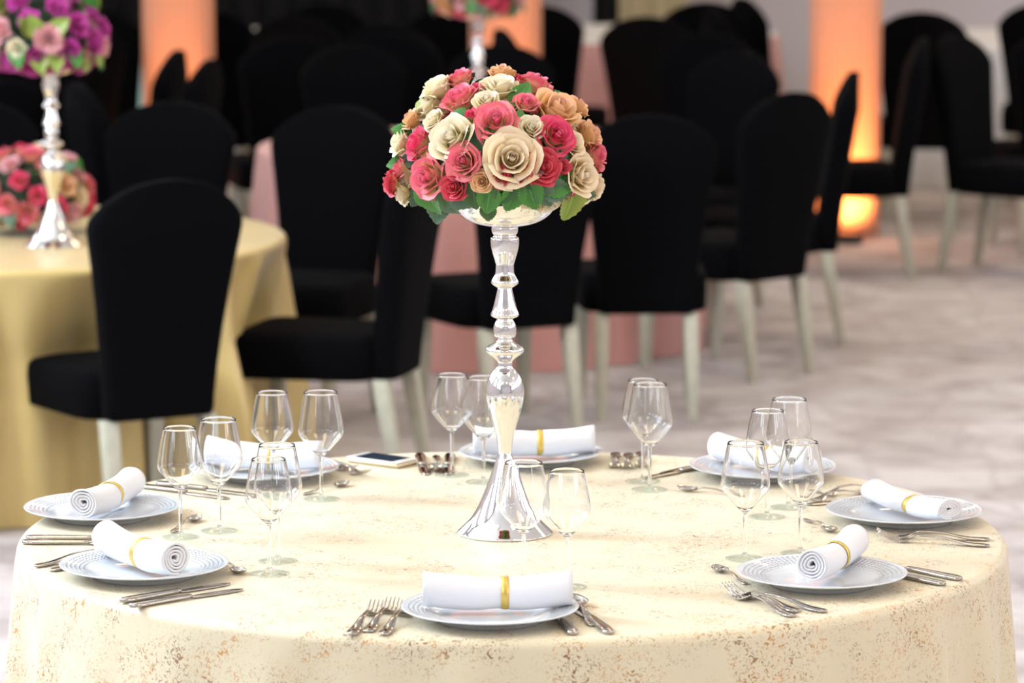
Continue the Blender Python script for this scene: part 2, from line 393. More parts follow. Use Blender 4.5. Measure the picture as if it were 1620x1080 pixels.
# ------------------------------------------------------------------ chairs
def make_chair():
    root = empty('banquet_chair')
    # +Y is where the sitter faces; origin on the floor under the seat
    prof = [(.36,.152),(.365,.161),(.42,.165),(.50,.171),(.60,.182),(.70,.196),(.80,.212),(.86,.223),(.90,.229),(.925,.226),(.945,.213),(.965,.196),(.985,.172),(1.003,.142),(1.018,.108),(1.028,.07),(1.034,.02)]
    mb = MB(); rings = []
    for z, hw in prof:
        q = (z-.36)/.675; yc = -.215 - .085*q**1.3
        th = .045*(1 if z < .9 else max(.35, 1-(z-.9)/.22)); ring = []
        n = 28
        for j in range(n):
            a = 2*PI*j/n; ca, sa = math.cos(a), math.sin(a); p = 2/5
            x = hw*math.copysign(abs(ca)**p, ca); y = th*math.copysign(abs(sa)**p, sa)
            ring.append((x, yc + y - .02*(1-(x/.23)**2)*q, z))
        rings.append(ring)
    mb.rings(rings); mb.build('backrest', M['black_velvet'], root, True)
    mb = MB(); n = 32; rings = []
    for z, k in ((.358,.97),(.362,1),(.44,1.01),(.468,1.0),(.482,.965),(.490,.90),(.496,.6),(.498,.02)):
        ring = []
        for j in range(n):
            a = 2*PI*j/n; ca, sa = math.cos(a), math.sin(a); p = 2/7
            x = math.copysign(abs(ca)**p, ca); y = math.copysign(abs(sa)**p, sa)
            wd = .222 + .012*y
            ring.append((x*wd*k, .03 + y*.225*k, z))
        rings.append(ring)
    mb.rings(rings); mb.build('seat', M['black_velvet'], root, True)
    for sx in (-1, 1):
        for front in (0, 1):
            xt, yt = sx*(.185 if front else .150), (.215 if front else -.215)
            xb, yb = sx*(.190 if front else .155), (.225 if front else -.275)
            mb = MB()
            rings = []
            for z, k in ((.359,.024),(.2,.022),(0,.0145)):
                q = 1-z/.359; x = xt+(xb-xt)*q; y = yt+(yb-yt)*q
                rings.append([(x-k, y-k, z), (x-k, y+k, z), (x+k, y+k, z), (x+k, y-k, z)])
            mb.rings(rings); bevel(mb.build('leg', M['leg'], root), .004, 2)
    return root
chair0 = make_chair(); used = [False]
def chair(x, y, fx, fy, label, group='black dining chairs'):
    o = copy_tree(chair0) if used[0] else chair0
    used[0] = True
    o.location = (x, y, 0); o.rotation_euler = (0, 0, math.atan2(-fx, fy))
    tag(o, label, 'chair', group); return o
chair(*CH1, -.50, .87, 'black high backed chair seen from behind before the gold table')
chair(*CH2, -.97, .25, 'black chair in side view, its seat pointing left at the gold table')
chair(-.70, 5.84, -.35, -.94, 'black chair facing us between the gold table and the central bouquet')
chair(-1.22, 6.02, -.15, -.98, 'black chair behind the gold table, right above the nearest chair back')
chair(-1.82, 6.05, .15, -1, 'black chair behind the low pink bouquet on the gold table')
chair(.44, 6.10, -.05, 1, 'black chair with its back square to us, right of the stand')
chair(-.04, 5.74, -.42, .91, 'black chair turned left directly behind the silver stand')
chair(.78, 6.98, -.70, .72, 'black chair with arched back showing four pale legs, right of centre')
chair(.99, 7.78, -1, .05, 'narrow side-on black chair just left of the orange column')
chair(-1.30, 7.30, .85, .3, 'black chair on the left side of the dusty pink table')
chair(-.58, 9.00, .3, -.95, 'black chair behind the dusty pink table, left of the bouquet')
chair(-.05, 9.02, 0, -1, 'black chair behind the dusty pink table, hidden by the central bouquet')
chair(.72, 8.65, -.65, -.7, 'black chair behind the dusty pink table, right of the bouquet')
chair(1.47, 9.80, -1, .05, 'side-on black chair whose seat crosses the right orange column')
chair(2.20, 9.82, .80, -.60, 'black chair right of the orange column with pale legs in view')
chair(2.46, 10.75, -.08, 1, 'black chair cut by the right edge, back turned to us')
chair(-1.70, 9.05, -1, .1, 'side-on black chair before the left peach column, its left chair')
chair(-1.52, 8.52, -1, .15, 'side-on black chair before the left peach column, its right chair')
chair(-2.04, 7.55, -.5, .85, 'black chair nearest us at the far left table')
chair(-2.58, 7.45, 0, 1, 'black chair below the purple bouquet at the left edge')
chair(-2.2, 9.95, -.4, -.9, 'black chair behind the far left table, left of the peach column')
for (x, y, fx, fy) in ((.26,10.5,1,.2),(.95,10.4,.3,1),(.70,11.7,.2,1),(.92,13.0,-.2,1),(.22,12.7,.3,1),(1.30,12.2,1,.2)):
    chair(x, y, fx, fy, 'blurred black chair in the dark row between the middle and right columns', 'dark chairs between the columns')
for (x, y, fx, fy) in ((-.48,10.45,.2,1),(-1.02,10.1,-.2,1),(-.95,11.7,.3,1),(-1.45,12.2,.1,1),(-.35,12.3,-.1,1),(-.95,12.75,0,1),(-.52,11.1,.2,1),(-1.95,12.3,.3,1),(-2.1,11.2,-.3,1),(-1.55,12.9,.3,1)):
    chair(x, y, fx, fy, 'blurred black chair in the dark rows left of the middle column', 'dark chairs left of the columns')
for (x, y, fx, fy) in ((2.02,12.1,.1,1),(1.50,13.2,1,.3),(2.75,12.9,.2,1)):
    chair(x, y, fx, fy, 'blurred black chair far behind the right orange column', 'dark chairs far right')

# ------------------------------------------------------------------ plates
def make_plate():
    p = [(.001,.0075),(.05,.0075),(.085,.0085),(.095,.0120),(.102,.0150),(.115,.0175),(.130,.0205),(.142,.0232),(.145,.0236),(.1462,.0228),(.1455,.0216),(.130,.0172),(.112,.0135),(.100,.0095),(.092,.0040),(.090,.0002),(.086,.0002),(.084,.0030),(.04,.0036),(.001,.0036)]
    n = 96; v = []; uv = []; f = []
    for r, z in p:
        for j in range(n+1):
            a = 2*PI*j/n; v.append((r*math.cos(a), r*math.sin(a), z)); uv.append((j/n, r))
    for i in range(len(p)-1):
        for j in range(n):
            f.append((i*(n+1)+j, i*(n+1)+j+1, (i+1)*(n+1)+j+1, (i+1)*(n+1)+j))
    o = mesh_obj('dinner_plate', v, [q[::-1] for q in f], M['porcelain'], None, True, uv)
    return o
PLATES = {'F': (-.036,-.738), 'FR': (.530,-.456), 'R': (.729,.122), 'BR': (.497,.595), 'B': (.038,.757), 'BL': (-.487,.581), 'L': (-.765,.154), 'LF': (-.636,-.385)}
WHERE = {'F': 'at the front centre setting', 'FR': 'at the front right setting', 'R': 'at the right edge setting', 'BR': 'at the back right setting', 'B': 'at the back centre setting',
         'BL': 'at the back left setting', 'L': 'at the left edge setting', 'LF': 'at the front left setting'}
plate0 = make_plate(); first = True
for k, (x, y) in PLATES.items():
    o = plate0 if first else inst(plate0); first = False
    o.location = (x, y, TZ+.0004); tag(o, 'white dinner plate with embossed rim ' + WHERE[k], 'plate', 'dinner plates')

# ------------------------------------------------------------------ rolled napkins
def make_napkin(seed, turns=4.2, Rn=.0275, flat=1.0):
    rnd = random.Random(seed); ph = [rnd.uniform(0, 6.3) for _ in range(6)]
    N = 120; th = .0040; L = .245; nx = 22
    path = []
    for i in range(N+1):
        q = i/N; a = 2*PI*turns*q
        r = .004 + (Rn-.004)*q
        r *= 1 + .05*math.sin(3*a+ph[0])*(1-q)*2 + .05*math.sin(2*a+ph[1])*(1.2-q) + .03*math.sin(5*a+ph[2])*(1-q)
        aa = a - 2*PI*turns - PI*.45; path.append((r*math.cos(aa), r*math.sin(aa)*flat))
    def off(i, s):
        a = path[max(0, i-1)]; b_ = path[min(N, i+1)]; tx, ty = b_[0]-a[0], b_[1]-a[1]; l = math.hypot(tx, ty) or 1
        return (path[i][0]-ty/l*s, path[i][1]+tx/l*s)
    loop = [off(i, th/2) for i in range(N+1)] + [off(i, -th/2) for i in range(N, -1, -1)]
    mb = MB(); rings = []
    for k in range(nx+1):
        x = -L/2 + L*k/nx; e = abs(2*k/nx-1)
        pinch = 1 - .09*math.exp(-(x/.018)**2) + .02*math.sin(40*x+ph[2]) + .03*e**3
        ring = []
        for idx, (py, pz) in enumerate(loop):
            lay = math.hypot(py, pz)/Rn
            xx = x + (.006*(1-lay)*(1 if x > 0 else -1)*-1 if e > .99 else 0)
            wv = 1 + .012*math.sin(60*x + 3*py/Rn + ph[3])
            ring.append((xx, py*pinch*wv, pz*pinch*wv))
        rings.append(ring)
    mb.rings(rings, False, False)
    # end faces as strips between the two sides of the spiral
    n = len(loop); M2 = N+1
    for base in (0, nx*n):
        for i in range(N):
            q = (base+i, base+i+1, base+n-2-i, base+n-1-i)
            mb.f.append(q if base else q[::-1])
    o = mb.build('napkin', M['napkin'], None, True)
    zmin = min(v[2] for v in mb.v)
    for v in o.data.vertices: v.co.z += -zmin + .0095*min(1, abs(v.co.x)/.122)**2
    cz = -zmin
    # gold ribbon around the middle
    rb = MB(); rings = []
    for x, rr in ((-.0065, Rn*.965), (-.0062, Rn*.995), (0, Rn*1.005), (.0062, Rn*.995), (.0065, Rn*.965)):
        rings.append([(x + .012, rr*math.cos(2*PI*j/40), cz + rr*flat*math.sin(2*PI*j/40)) for j in range(40)])
    rb.rings(rings, False, False); b_ = rb.build('gold_band', M['gold_band'], o, True); b_['label'] = 'gold ribbon band'
    return o
NAP = {'F': (-.024,-.728,2,1.0), 'FR': (.550,-.425,68,.95), 'R': (.742,.118,-60,.66), 'BR': (.500,.592,-42,.9), 'B': (.044,.745,3,.95), 'BL': (-.495,.590,-14,.95), 'L': (-.755,.150,74,.95), 'LF': (-.640,-.392,-55,1.0)}
for i, (k, (x, y, a, fl_)) in enumerate(NAP.items()):
    o = make_napkin(20+i, flat=fl_); o.location = (x, y, TZ+.0115); o.rotation_euler = (0, 0, R(a))
    tag(o, 'rolled white napkin with gold band on the plate ' + WHERE[k], 'napkin', 'rolled napkins')

# ------------------------------------------------------------------ wine glasses
def make_glass(h, bowl_h, rw, rr):
    root = empty('wine_glass')
    zb = h-bowl_h; zw = zb + bowl_h*.36
    outer = smooth_prof([(.0042, zb), (.012, zb+.006), (rw*.62, zb+bowl_h*.18), (rw*.94, zb+bowl_h*.32), (rw, zw+.006), (rw*.97, zb+bowl_h*.52), (rw*.86, zb+bowl_h*.76), (rr, h)], 5)
    wall = .0011
    inner = [(max(.0004, r-wall), z) for r, z in outer if z > zb+.006]
    prof = outer + [(rr-.0002, h+.0004), (rr-.0007, h+.0004)] + inner[::-1] + [(.0004, zb+.0052)]
    lathe('bowl', prof, M['glass'], root, 56)
    lathe('stem', smooth_prof([(.0046, .0085), (.0038, .014), (.0034, .03), (.0033, zb*.6), (.0036, zb-.008), (.0042, zb-.0004)], 4), M['glass'], root, 24)
    lathe('foot', [(.034, 0), (.0350, .0006), (.0352, .0012), (.0345, .0018), (.026, .0030), (.014, .0046), (.008, .0062), (.0047, .0082)], M['foot_glass'], root, 56)
    return root
gl0 = make_glass(.208, .124, .0435, .0320); gl1 = make_glass(.202, .114, .0410, .0292)
G = [('L',-.602,-.043,1,'tall'),('L',-.536,.017,0,'wide'),('LF',-.420,-.373,1,'near'),('LF',-.412,-.263,0,'far'),('BL',-.460,.369,1,'left'),('BL',-.365,.335,0,'right'),('B',-.119,.596,1,'left'),('B',-.056,.520,0,'right, behind the silver stand'),
     ('BR',.257,.526,1,'far'),('BR',.267,.436,0,'near'),('R',.476,.154,1,'near'),('R',.523,.250,0,'far'),('FR',.411,-.241,0,'left'),('FR',.512,-.195,1,'right'),('F',.020,-.440,0,'left'),('F',.093,-.488,1,'right')]
GW = {'L': {'tall': 'left', 'wide': 'right'}}
seen = {0: False, 1: False}
for k, x, y, kind, pos in G:
    src = (gl0, gl1)[kind]
    o = copy_tree(src) if seen[kind] else src
    seen[kind] = True
    o.location = (x, y, TZ+.0005); o.rotation_euler = (0, 0, random.Random(x).uniform(0, 6))
    p = GW.get(k, {}).get(pos, pos)
    extra = 'right' if p.startswith('right') else p
    tag(o, 'empty %s wine glass, %s of the pair %s' % ('larger' if kind == 0 else 'smaller', extra, WHERE[k]), 'wine glass', 'wine glasses')

# ------------------------------------------------------------------ cutlery
def strip(mb, sts, zf, th=.0026):
    """a bar along x: stations (x, y centre, half-width); zf gives its height"""
    rings = []
    for x, yc, hw in sts:
        z = zf(x); q = min(th*.35, hw*.4)
        rings.append([(x, yc-hw, z+th*.3), (x, yc-hw+q, z), (x, yc+hw-q, z), (x, yc+hw, z+th*.3), (x, yc+hw, z+th*.7), (x, yc+hw-q, z+th), (x, yc-hw+q, z+th), (x, yc-hw, z+th*.7)])
    mb.rings([r[::-1] for r in rings])
def cr(pts):
    n = len(pts); sl = [(pts[i+1][1]-pts[i][1])/(pts[i+1][0]-pts[i][0]) for i in range(n-1)]
    tg = [sl[0]] + [0 if sl[i-1]*sl[i] <= 0 else 2*sl[i-1]*sl[i]/(sl[i-1]+sl[i]) for i in range(1, n-1)] + [sl[-1]]
    def f(x):
        if x <= pts[0][0]: return pts[0][1]
        for i in range(n-1):
            if x <= pts[i+1][0]:
                h = pts[i+1][0]-pts[i][0]; u = (x-pts[i][0])/h
                return pts[i][1]*(1+2*u)*(1-u)**2 + h*tg[i]*u*(1-u)**2 + pts[i+1][1]*u*u*(3-2*u) + h*tg[i+1]*u*u*(u-1)
        return pts[-1][1]
    return f
def sts(fn, x0, x1, n): return [(x0+(x1-x0)*i/n, 0, fn(x0+(x1-x0)*i/n)) for i in range(n+1)]
def make_fork():
    root = empty('fork'); L = .200
    zf = cr([(0,.0012),(.03,.002),(.09,.011),(.125,.012),(.148,.0030),(.158,.0014),(.175,.004),(.2,.0155)])
    hw = cr([(0,.0080),(.012,.0108),(.04,.0088),(.08,.0052),(.115,.0032),(.132,.0040),(.147,.0120),(.160,.0138)])
    mb = MB(); strip(mb, [(0-.003, 0, .003)]+sts(hw, 0, .128, 22), zf); mb.build('handle', M['steel'], root, True)
    mb = MB(); strip(mb, sts(hw, .1275, .160, 12), zf, .0022)
    for k in range(4):
        yc = -.0111 + .0074*k
        strip(mb, [(.1585, yc, .0024), (.166, yc*.98, .0020), (.18, yc*.95, .0017), (.193, yc*.93, .0013), (.200, yc*.92, .0005)], zf, .0018)
    mb.build('tines', M['steel'], root, True); return root
def make_knife():
    root = empty('table_knife')
    zf = cr([(0,.0006),(.05,.0012),(.11,.0015),(.225,.0006)])
    hw = cr([(0,.0088),(.02,.0112),(.06,.0092),(.10,.0072),(.116,.0058)])
    mb = MB(); strip(mb, [(-.004, 0, .004)]+sts(hw, 0, .117, 16), zf, .0062); mb.build('handle', M['steel'], root, True)
    bw = cr([(.116,.0058),(.13,.0090),(.17,.0108),(.205,.0102),(.219,.0062),(.225,.0008)])
    mb = MB(); strip(mb, [(x, .002*(x-.116)/.1, w_) for x, _, w_ in sts(bw, .1165, .225, 18)], zf, .0018); mb.build('blade', M['steel'], root, True)
    return root
def make_spoon(name, L):
    root = empty(name); k = L/.195
    zf = cr([(0,.0012*k),(.03*k,.002*k),(.085*k,.011*k),(.118*k,.012*k),(.140*k,.0045*k)])
    hw = cr([(0,.0058*k),(.012*k,.0082*k),(.04*k,.0064*k),(.08*k,.0040*k),(.115*k,.0027*k),(.14*k,.0040*k)])
    mb = MB(); strip(mb, [(-.003*k, 0, .003*k)]+sts(hw, 0, .140*k, 22), zf, .0024); mb.build('handle', M['steel'], root, True)
    mb = MB(); n = 28; rings = []
    cx, ax, ay, dep = .165*k, .030*k, .0195*k, .0085*k
    def egg(s, dz, j):
        a = 2*PI*j/n; x = math.cos(a); y = math.sin(a)*(1-.16*math.cos(a))
        return (cx+ax*s*x, ay*s*y, dz + (.0035*k)*(s*x)**2*(1 if x > 0 else .35))
    for s, dz in ((.02,.0012),(.4,.0018),(.7,.0038),(.9,.0066),(1.0,.0094)): rings.append([egg(s, dz*k, j) for j in range(n)])
    for s, dz in ((1.0,.0102),(.93,.0082),(.70,.0050),(.4,.0031),(.02,.0025)): rings.append([egg(s, dz*k, j) for j in range(n)])
    mb.rings(rings); mb.build('spoon_bowl', M['steel'], root, True); return root
SRC = {'fork': make_fork(), 'knife': make_knife(), 'spoon': make_spoon('soup_spoon', .195), 'teaspoon': make_spoon('dessert_spoon', .140)}
CUT = [('fork','F',-.258,-.862,80,'leftmost'),('fork','F',-.232,-.843,80,'middle'),('fork','F',-.206,-.864,80,'rightmost'),
('knife','F',.098,-.861,99,'left'),('knife','F',.156,-.855,104,'right'),('spoon','F',.130,-.795,98,''),
('fork','FR',.461,-.727,118,'nearest'),('fork','FR',.470,-.690,122,'middle'),('fork','FR',.516,-.690,136,'partly under the plate, third'),
('knife','FR',.768,-.430,133,'outer'),('knife','FR',.735,-.473,133,'inner'),('teaspoon','FR',.399,-.467,109,''),
('fork','R',.861,-.074,172,'farther'),('fork','R',.854,-.133,163,'nearer'),('knife','R',.767,.350,-160,''),('teaspoon','R',.545,.121,-72,''),
('fork','BR',.721,.484,-135,'farther'),('fork','BR',.700,.420,-138,'nearer'),
('knife','BR',.436,.772,-130,'farther'),('knife','BR',.420,.712,-136,'nearer'),('teaspoon','BR',.445,.368,153,''),
('fork','B',.212,.840,-92,'left'),('fork','B',.238,.832,-93,'middle'),('fork','B',.264,.848,-92,'right'),
('knife','B',-.188,.817,-86,'left'),('spoon','B',-.154,.810,-89,''),('knife','B',-.126,.817,-91,'right'),
('fork','BL',-.389,.742,-59,'right'),('fork','BL',-.420,.790,-58,'left'),('teaspoon','BL',-.401,.378,55,''),
('knife','BL',-.724,.464,-36,'nearer'),('knife','BL',-.691,.494,-33,'farther'),
('fork','L',-.790,.422,-50,'farther'),('fork','L',-.800,.380,-42,'nearer'),
('knife','L',-.878,-.104,-3,'nearer'),('knife','L',-.876,-.062,-3,'farther'),('teaspoon','L',-.622,-.002,74,''),
('fork','LF',-.831,-.316,44,'farther'),('fork','LF',-.800,-.352,46,'nearer'),('knife','LF',-.650,-.610,41,'inner'),('knife','LF',-.630,-.652,39,'outer'),('teaspoon','LF',-.522,-.262,-66,'')]
CATN = {'fork': 'fork', 'knife': 'knife', 'spoon': 'spoon', 'teaspoon': 'spoon'}
LABN = {'fork': 'steel fork', 'knife': 'steel table knife', 'spoon': 'steel soup spoon', 'teaspoon': 'small steel dessert spoon'}
su = {}
for kind, k, x, y, a, pos in CUT:
    o = copy_tree(SRC[kind]) if kind in su else SRC[kind]
    su[kind] = 1
    o.location = (x, y, TZ+.0006); o.rotation_euler = (0, 0, R(a))
    one = {'fork': 'forks', 'knife': 'knives'}.get(kind)
    tag(o, (LABN[kind] + ', ' + pos + ' of the ' + one + ' ' if pos else LABN[kind] + ' ') + WHERE[k], CATN[kind], 'cutlery')

# ------------------------------------------------------------------ phone
ph = empty('phone', (-.262, .735, TZ+.0005), R(-37)); tag(ph, 'white phone with a dark screen lying on the table by the back left setting', 'phone')
bevel(MB().box(-.066, .066, -.033, .033, 0, .009).build('case', M['phone_edge'], ph), .004)
bevel(MB().box(-.066, .066, -.033, .033, .0091, .0125).build('body', M['phone_body'], ph), .0015)
MB().box(-.049, .049, -.030, .030, .0125, .0129).build('screen', M['screen'], ph)
lathe('home_button', [(.005,.0125),(.005,.0128),(.0044,.0128),(.004,.0126)], M['phone_edge'], ph, 20).location = (.0575, 0, 0)

# ------------------------------------------------------------------ silver stands
K = 1/1.962/870
def make_stand():
    root = empty('flower_stand')
    def zz(yz): return (845 - (330 + yz/1.962))/870
    def seg(name, pts, k=4, fl=None, n=64):
        return lathe(name, smooth_prof([(r*K, zz(y)) for r, y in pts], k), M['chrome'], root, n, flute=fl)
    foot = [(149, 1010.4), (150, 1008), (148, 1005), (132, 990), (112, 970), (95, 945), (77, 910), (60, 870), (45, 830), (33, 795), (24, 770), (20, 757)]
    seg('foot', foot)
    def fl(z, a): return .028*abs(math.sin(8*a)) * max(0, min(1, (zz(590)-z)/.03))*max(0, min(1, (z-zz(750))/.015))
    seg('vase_body', [(19,758),(21,750),(23,735),(28,700),(42,650),(54,608),(60,575),(59,548),(51,522),(38,502),(26,490),(23,482),(23,472)], 5, fl, 96)
    seg('collar', [(23,472),(27,466),(40,455),(55,444),(60,435),(57,427),(44,418),(28,409),(23,402),(23,397)])
    seg('knob', [(24,397),(32,392),(35,382),(35,362),(31,350),(27,343),(25,336)])
    seg('lower_bell', [(26,336),(40,330),(44,324),(43,319),(37,303),(31,280),(26,258),(22,240)])
    seg('upper_bell', [(23,240),(33,234),(42,226),(42,219),(36,208),(30,196),(28,178),(28,165)])
    seg('cup', [(29,165),(33,150),(39,130),(43,110),(44,92),(43,85),(37,81),(35,76),(39,70),(41,60),(40,50),(30,47)])
    z0 = zz(48)
    bo = smooth_prof([(.012, z0), (.040, z0+.002), (.065, z0+.010), (.084, z0+.024), (.095, z0+.044)], 5)
    bi = [(max(.001, r-.003), z+.003) for r, z in bo][::-1]
    lathe('bowl', bo + [(.0965, z0+.046), (.0955, z0+.0475)] + bi, M['chrome'], root, 72)
    return root, zz(48)
stand0, zbowl = make_stand()
stand0.location = (-.013, 0, TZ+.0008); tag(stand0, 'tall turned silver stand at the centre of the front table', 'flower stand', 'silver flower stands')
s2 = copy_tree(stand0); s2.location = (-1.37, 4.50, TZ+.0008); s2.scale = (1, 1, .9); tag(s2, 'tall silver stand under the purple bouquet on the gold table', 'flower stand', 'silver flower stands')
s3 = copy_tree(stand0); s3.location = (-.13, 7.72, TZ+.0008); s3.scale = (1, 1, .85); tag(s3, 'blurred silver stand rising behind the central bouquet on the pink table', 'flower stand', 'silver flower stands')

# ------------------------------------------------------------------ roses
def petal_pts(th0, a, rb, rt, zb, zt, curl, seed, nu=7, nv=7):
    rnd = random.Random(seed); wob = rnd.uniform(-.06, .06); ph_ = rnd.uniform(0, 6)
    pts = []; lip = []
    for i in range(nv):
        v = i/(nv-1); row = []
        wd = a*(.55 + .45*math.sin(PI/2*min(1, .1+v*1.3)))
        for j in range(nu):
            u = -1 + 2*j/(nu-1)
            r = rb + (rt-rb)*v**.65
            over = max(0, v-.62)/.38
            r += curl*over**2*(.75+.25*math.cos(3*u+ph_)) + .07*rt*u + .03*rt*math.sin(5*u+ph_)*v
            z = zb + (zt-zb)*v - curl*.55*over**2.5 - (.16+.30*over)*(zt-zb)*u**4*v + wob*v
            th = th0 + u*wd
            row.append((r*math.cos(th), r*math.sin(th), z)); lip.append(v)
        pts.append(row)
    return pts, lip
LAYERS = [(3, 1.30, .06, .20, .80, .02), (3, 1.25, .12, .36, .82, .06), (3, 1.15, .20, .54, .80, .10), (4, .98, .30, .72, .70, .16), (5, .82, .36, .90, .52, .20)]
def add_attr(o, lip):
    at = o.data.attributes.new('lip', 'FLOAT', 'POINT'); at.data.foreach_set('value', lip)
def layer_petals(li, seed, n=None):
    cnt, a, rb, rt, zt, curl = LAYERS[li]; out = []
    rnd = random.Random(seed*7+li)
    off = rnd.uniform(0, 6)
    for k in range(cnt):
        p, l = petal_pts(off + 2*PI*k/cnt + rnd.uniform(-.12, .12), a, rb, rt*rnd.uniform(.94, 1.05), -.35, zt*rnd.uniform(.93, 1.04), curl, seed*31+li*5+k)
        l = [max(0, x - .06*li) for x in l]
        out.append((p, l))
    return out
def core_spiral(mb, lip):
    n = 40; pts = [[], [], []]
    for i in range(n+1):
        q = i/n; a = 2*PI*2.2*q; r = .03+.13*q
        for row, (z, k) in enumerate(((.1, 1.0), (.6, 1.05), (.90-.06*q, .9))):
            pts[row].append((r*k*math.cos(a), r*k*math.sin(a), z)); 
    mb.grid(pts); lip += [.4]*(n+1)+[.8]*(n+1)+[1.]*(n+1)
def receptacle(mb, lip, s=1.0):
    rings = [[(r*s*math.cos(2*PI*j/12), r*s*math.sin(2*PI*j/12), z) for j in range(12)] for r, z in ((.06,-.42),(.25,-.36),(.42,-.15),(.34,.15),(.1,.25))]
    mb.rings(rings); lip += [.12]*60
def make_rose(seed, inner, name='rose'):
    """inner: layers merged into the flower's own mesh"""
    mb = MB(); lip = []
    core_spiral(mb, lip); receptacle(mb, lip, .9)
    for li in inner:
        for p, l in layer_petals(li, seed): mb.grid(p); lip += l
    o = mb.build(name, M['cream'], None, True); add_attr(o, lip); return o
def make_petals(seed, layers):
    out = []
    for li in layers:
        for p, l in layer_petals(li, seed):
            mb = MB(); mb.grid(p); o = mb.build('petal', M['cream'], None, True); add_attr(o, l); out.append(o)
    return out
NV = 4
HEADS = [make_rose(s, (0, 1, 2)) for s in range(NV)]
OUTER = [make_petals(s, (3, 4)) for s in range(NV)]
WHOLE = [make_rose(s+10, (0, 1, 2, 3, 4)) for s in range(NV)]
BUD = make_rose(77, (0, 1, 2))
def make_leaf(seed):
    rnd = random.Random(seed); n = 18; pts = []; lip = []
    for i in range(n+1):
        q = i/n; hw = .34*math.sin(PI*q**.85)**.8 + (.02 if i % 2 else -.014)*(1 if 0 < i < n else 0)
        hw = max(.006, hw); row = []
        for u in (-1, -.5, 0, .5, 1):
            row.append((q, u*hw, .16*abs(u)*hw*2 - .22*q*q + .03*math.sin(9*q)*u)); lip.append(abs(u))
        pts.append(row)
    low = [[(x, y, z-.012) for x, y, z in r] for r in pts]
    mb = MB(); mb.grid(pts); b0 = len(mb.v); mb.grid([r[::-1] for r in low]); lip2 = []
    for i in range(n+1): lip2 += lip[i*5:i*5+5][::-1]
    o = mb.build('leaf', M['leaf1'], None, True); add_attr(o, lip+lip2); return o
LEAVES0 = [make_leaf(1), make_leaf(2)]
def frame(nrm, spin):
    z = Vector(nrm).normalized(); x = Vector((0, 0, 1)).cross(z)
    if x.length < .1: x = Vector((1, 0, 0))
    x.normalize(); y = z.cross(x)
    return Matrix((x, y, z)).transposed().to_4x4() @ Matrix.Rotation(spin, 4, 'Z')
def put_rose(parent, pos, nrm, rad, mname, i, detail):
    v = i % NV
    if rad < .0135: src = BUD
    else: src = HEADS[v] if detail else WHOLE[v]
    o = inst(src, parent, M[mname], 'rose')
    s = rad*(1.5 if src is BUD else 1.0)
    o.matrix_local = Matrix.Translation(pos) @ frame(nrm, i*2.399) @ Matrix.Diagonal((s, s, s*1.0, 1))
    if detail and src is not BUD:
        for p in OUTER[v]: inst(p, o, M[mname], 'petal')
    return o
def put_leaf(parent, pos, nrm, dirv, size, t, i):
    x = Vector(dirv).normalized(); n_ = Vector(nrm); n_ = (n_ - x*n_.dot(x)).normalized(); y = n_.cross(x)
    o = inst(LEAVES0[i % 2], parent, M[LEAFM[t]], 'leaf')
    o.matrix_local = Matrix.Translation(Vector(pos) - x*size*.5 ) @ Matrix((x, y, n_)).transposed().to_4x4() @ Matrix.Diagonal((size, size, size, 1))
ROSES = [(-0.09, -0.121, 0.079, 0.0363, 'cream'), (0.014, -0.165, 0.046, 0.0431, 'blush'), (-0.013, -0.129, 0.107, 0.0341, 'pink'), (0.091, -0.118, 0.082, 0.0318, 'rose'), (0.068, -0.154, 0.03, 0.0284, 'red'), (0.137, -0.103, 0.012, 0.0318, 'blush'), (0.095, -0.061, 0.124, 0.0363, 'peach'), (-0.01, -0.029, 0.162, 0.0295, 'cream'), (-0.079, -0.036, 0.142, 0.0295, 'pink'), (-0.155, -0.037, 0.062, 0.025, 'rose'), (-0.133, -0.108, 0.009, 0.0318, 'pink'), (-0.07, -0.152, 0.04, 0.0284, 'pink'), (-0.087, -0.148, -0.004, 0.0216, 'red'), (-0.038, -0.167, 0.007, 0.017, 'peach'), (-0.007, -0.171, 0.014, 0.017, 'red'), (0.049, -0.129, 0.098, 0.0204, 'cream'), (0.041, -0.084, 0.138, 0.0193, 'pink'), (-0.136, 0.008, 0.124, 0.0261, 'cream'), (-0.125, -0.045, 0.105, 0.0182, 'cream'), (-0.187, 0.001, 0.06, 0.0227, 'cream'), (-0.187, -0.004, 0.011, 0.0204, 'pink'), (-0.174, -0.007, -0.006, 0.0182, 'cream'), (-0.183, -0.019, -0.031, 0.0182, 'cream'), (-0.204, -0.012, -0.013, 0.0193, 'red'), (-0.12, 0.011, 0.157, 0.0284, 'cream'), (-0.079, 0.013, 0.175, 0.0227, 'pink'), (-0.003, 0.015, 0.186, 0.0204, 'peach'), (0.057, 0.013, 0.165, 0.0272, 'pink'), (0.026, 0.014, 0.175, 0.0114, 'red'), (0.13, 0.009, 0.125, 0.0227, 'peach'), (0.154, -0.016, 0.073, 0.0272, 'peach'), (0.166, -0.021, 0.038, 0.025, 'pink'), (0.123, -0.098, 0.068, 0.0204, 'blush'), (0.166, -0.02, -0.019, 0.0204, 'blush'), (0.106, -0.132, 0.03, 0.0125, 'red'), (-0.031, -0.083, 0.142, 0.0204, 'cream'), (-0.166, 0.005, 0.102, 0.0204, 'peach'), (-0.056, -0.107, 0.118, 0.0102, 'rose'), (-0.044, -0.021, 0.158, 0.0102, 'rose'), (0.029, -0.169, 0.006, 0.0091, 'red')]
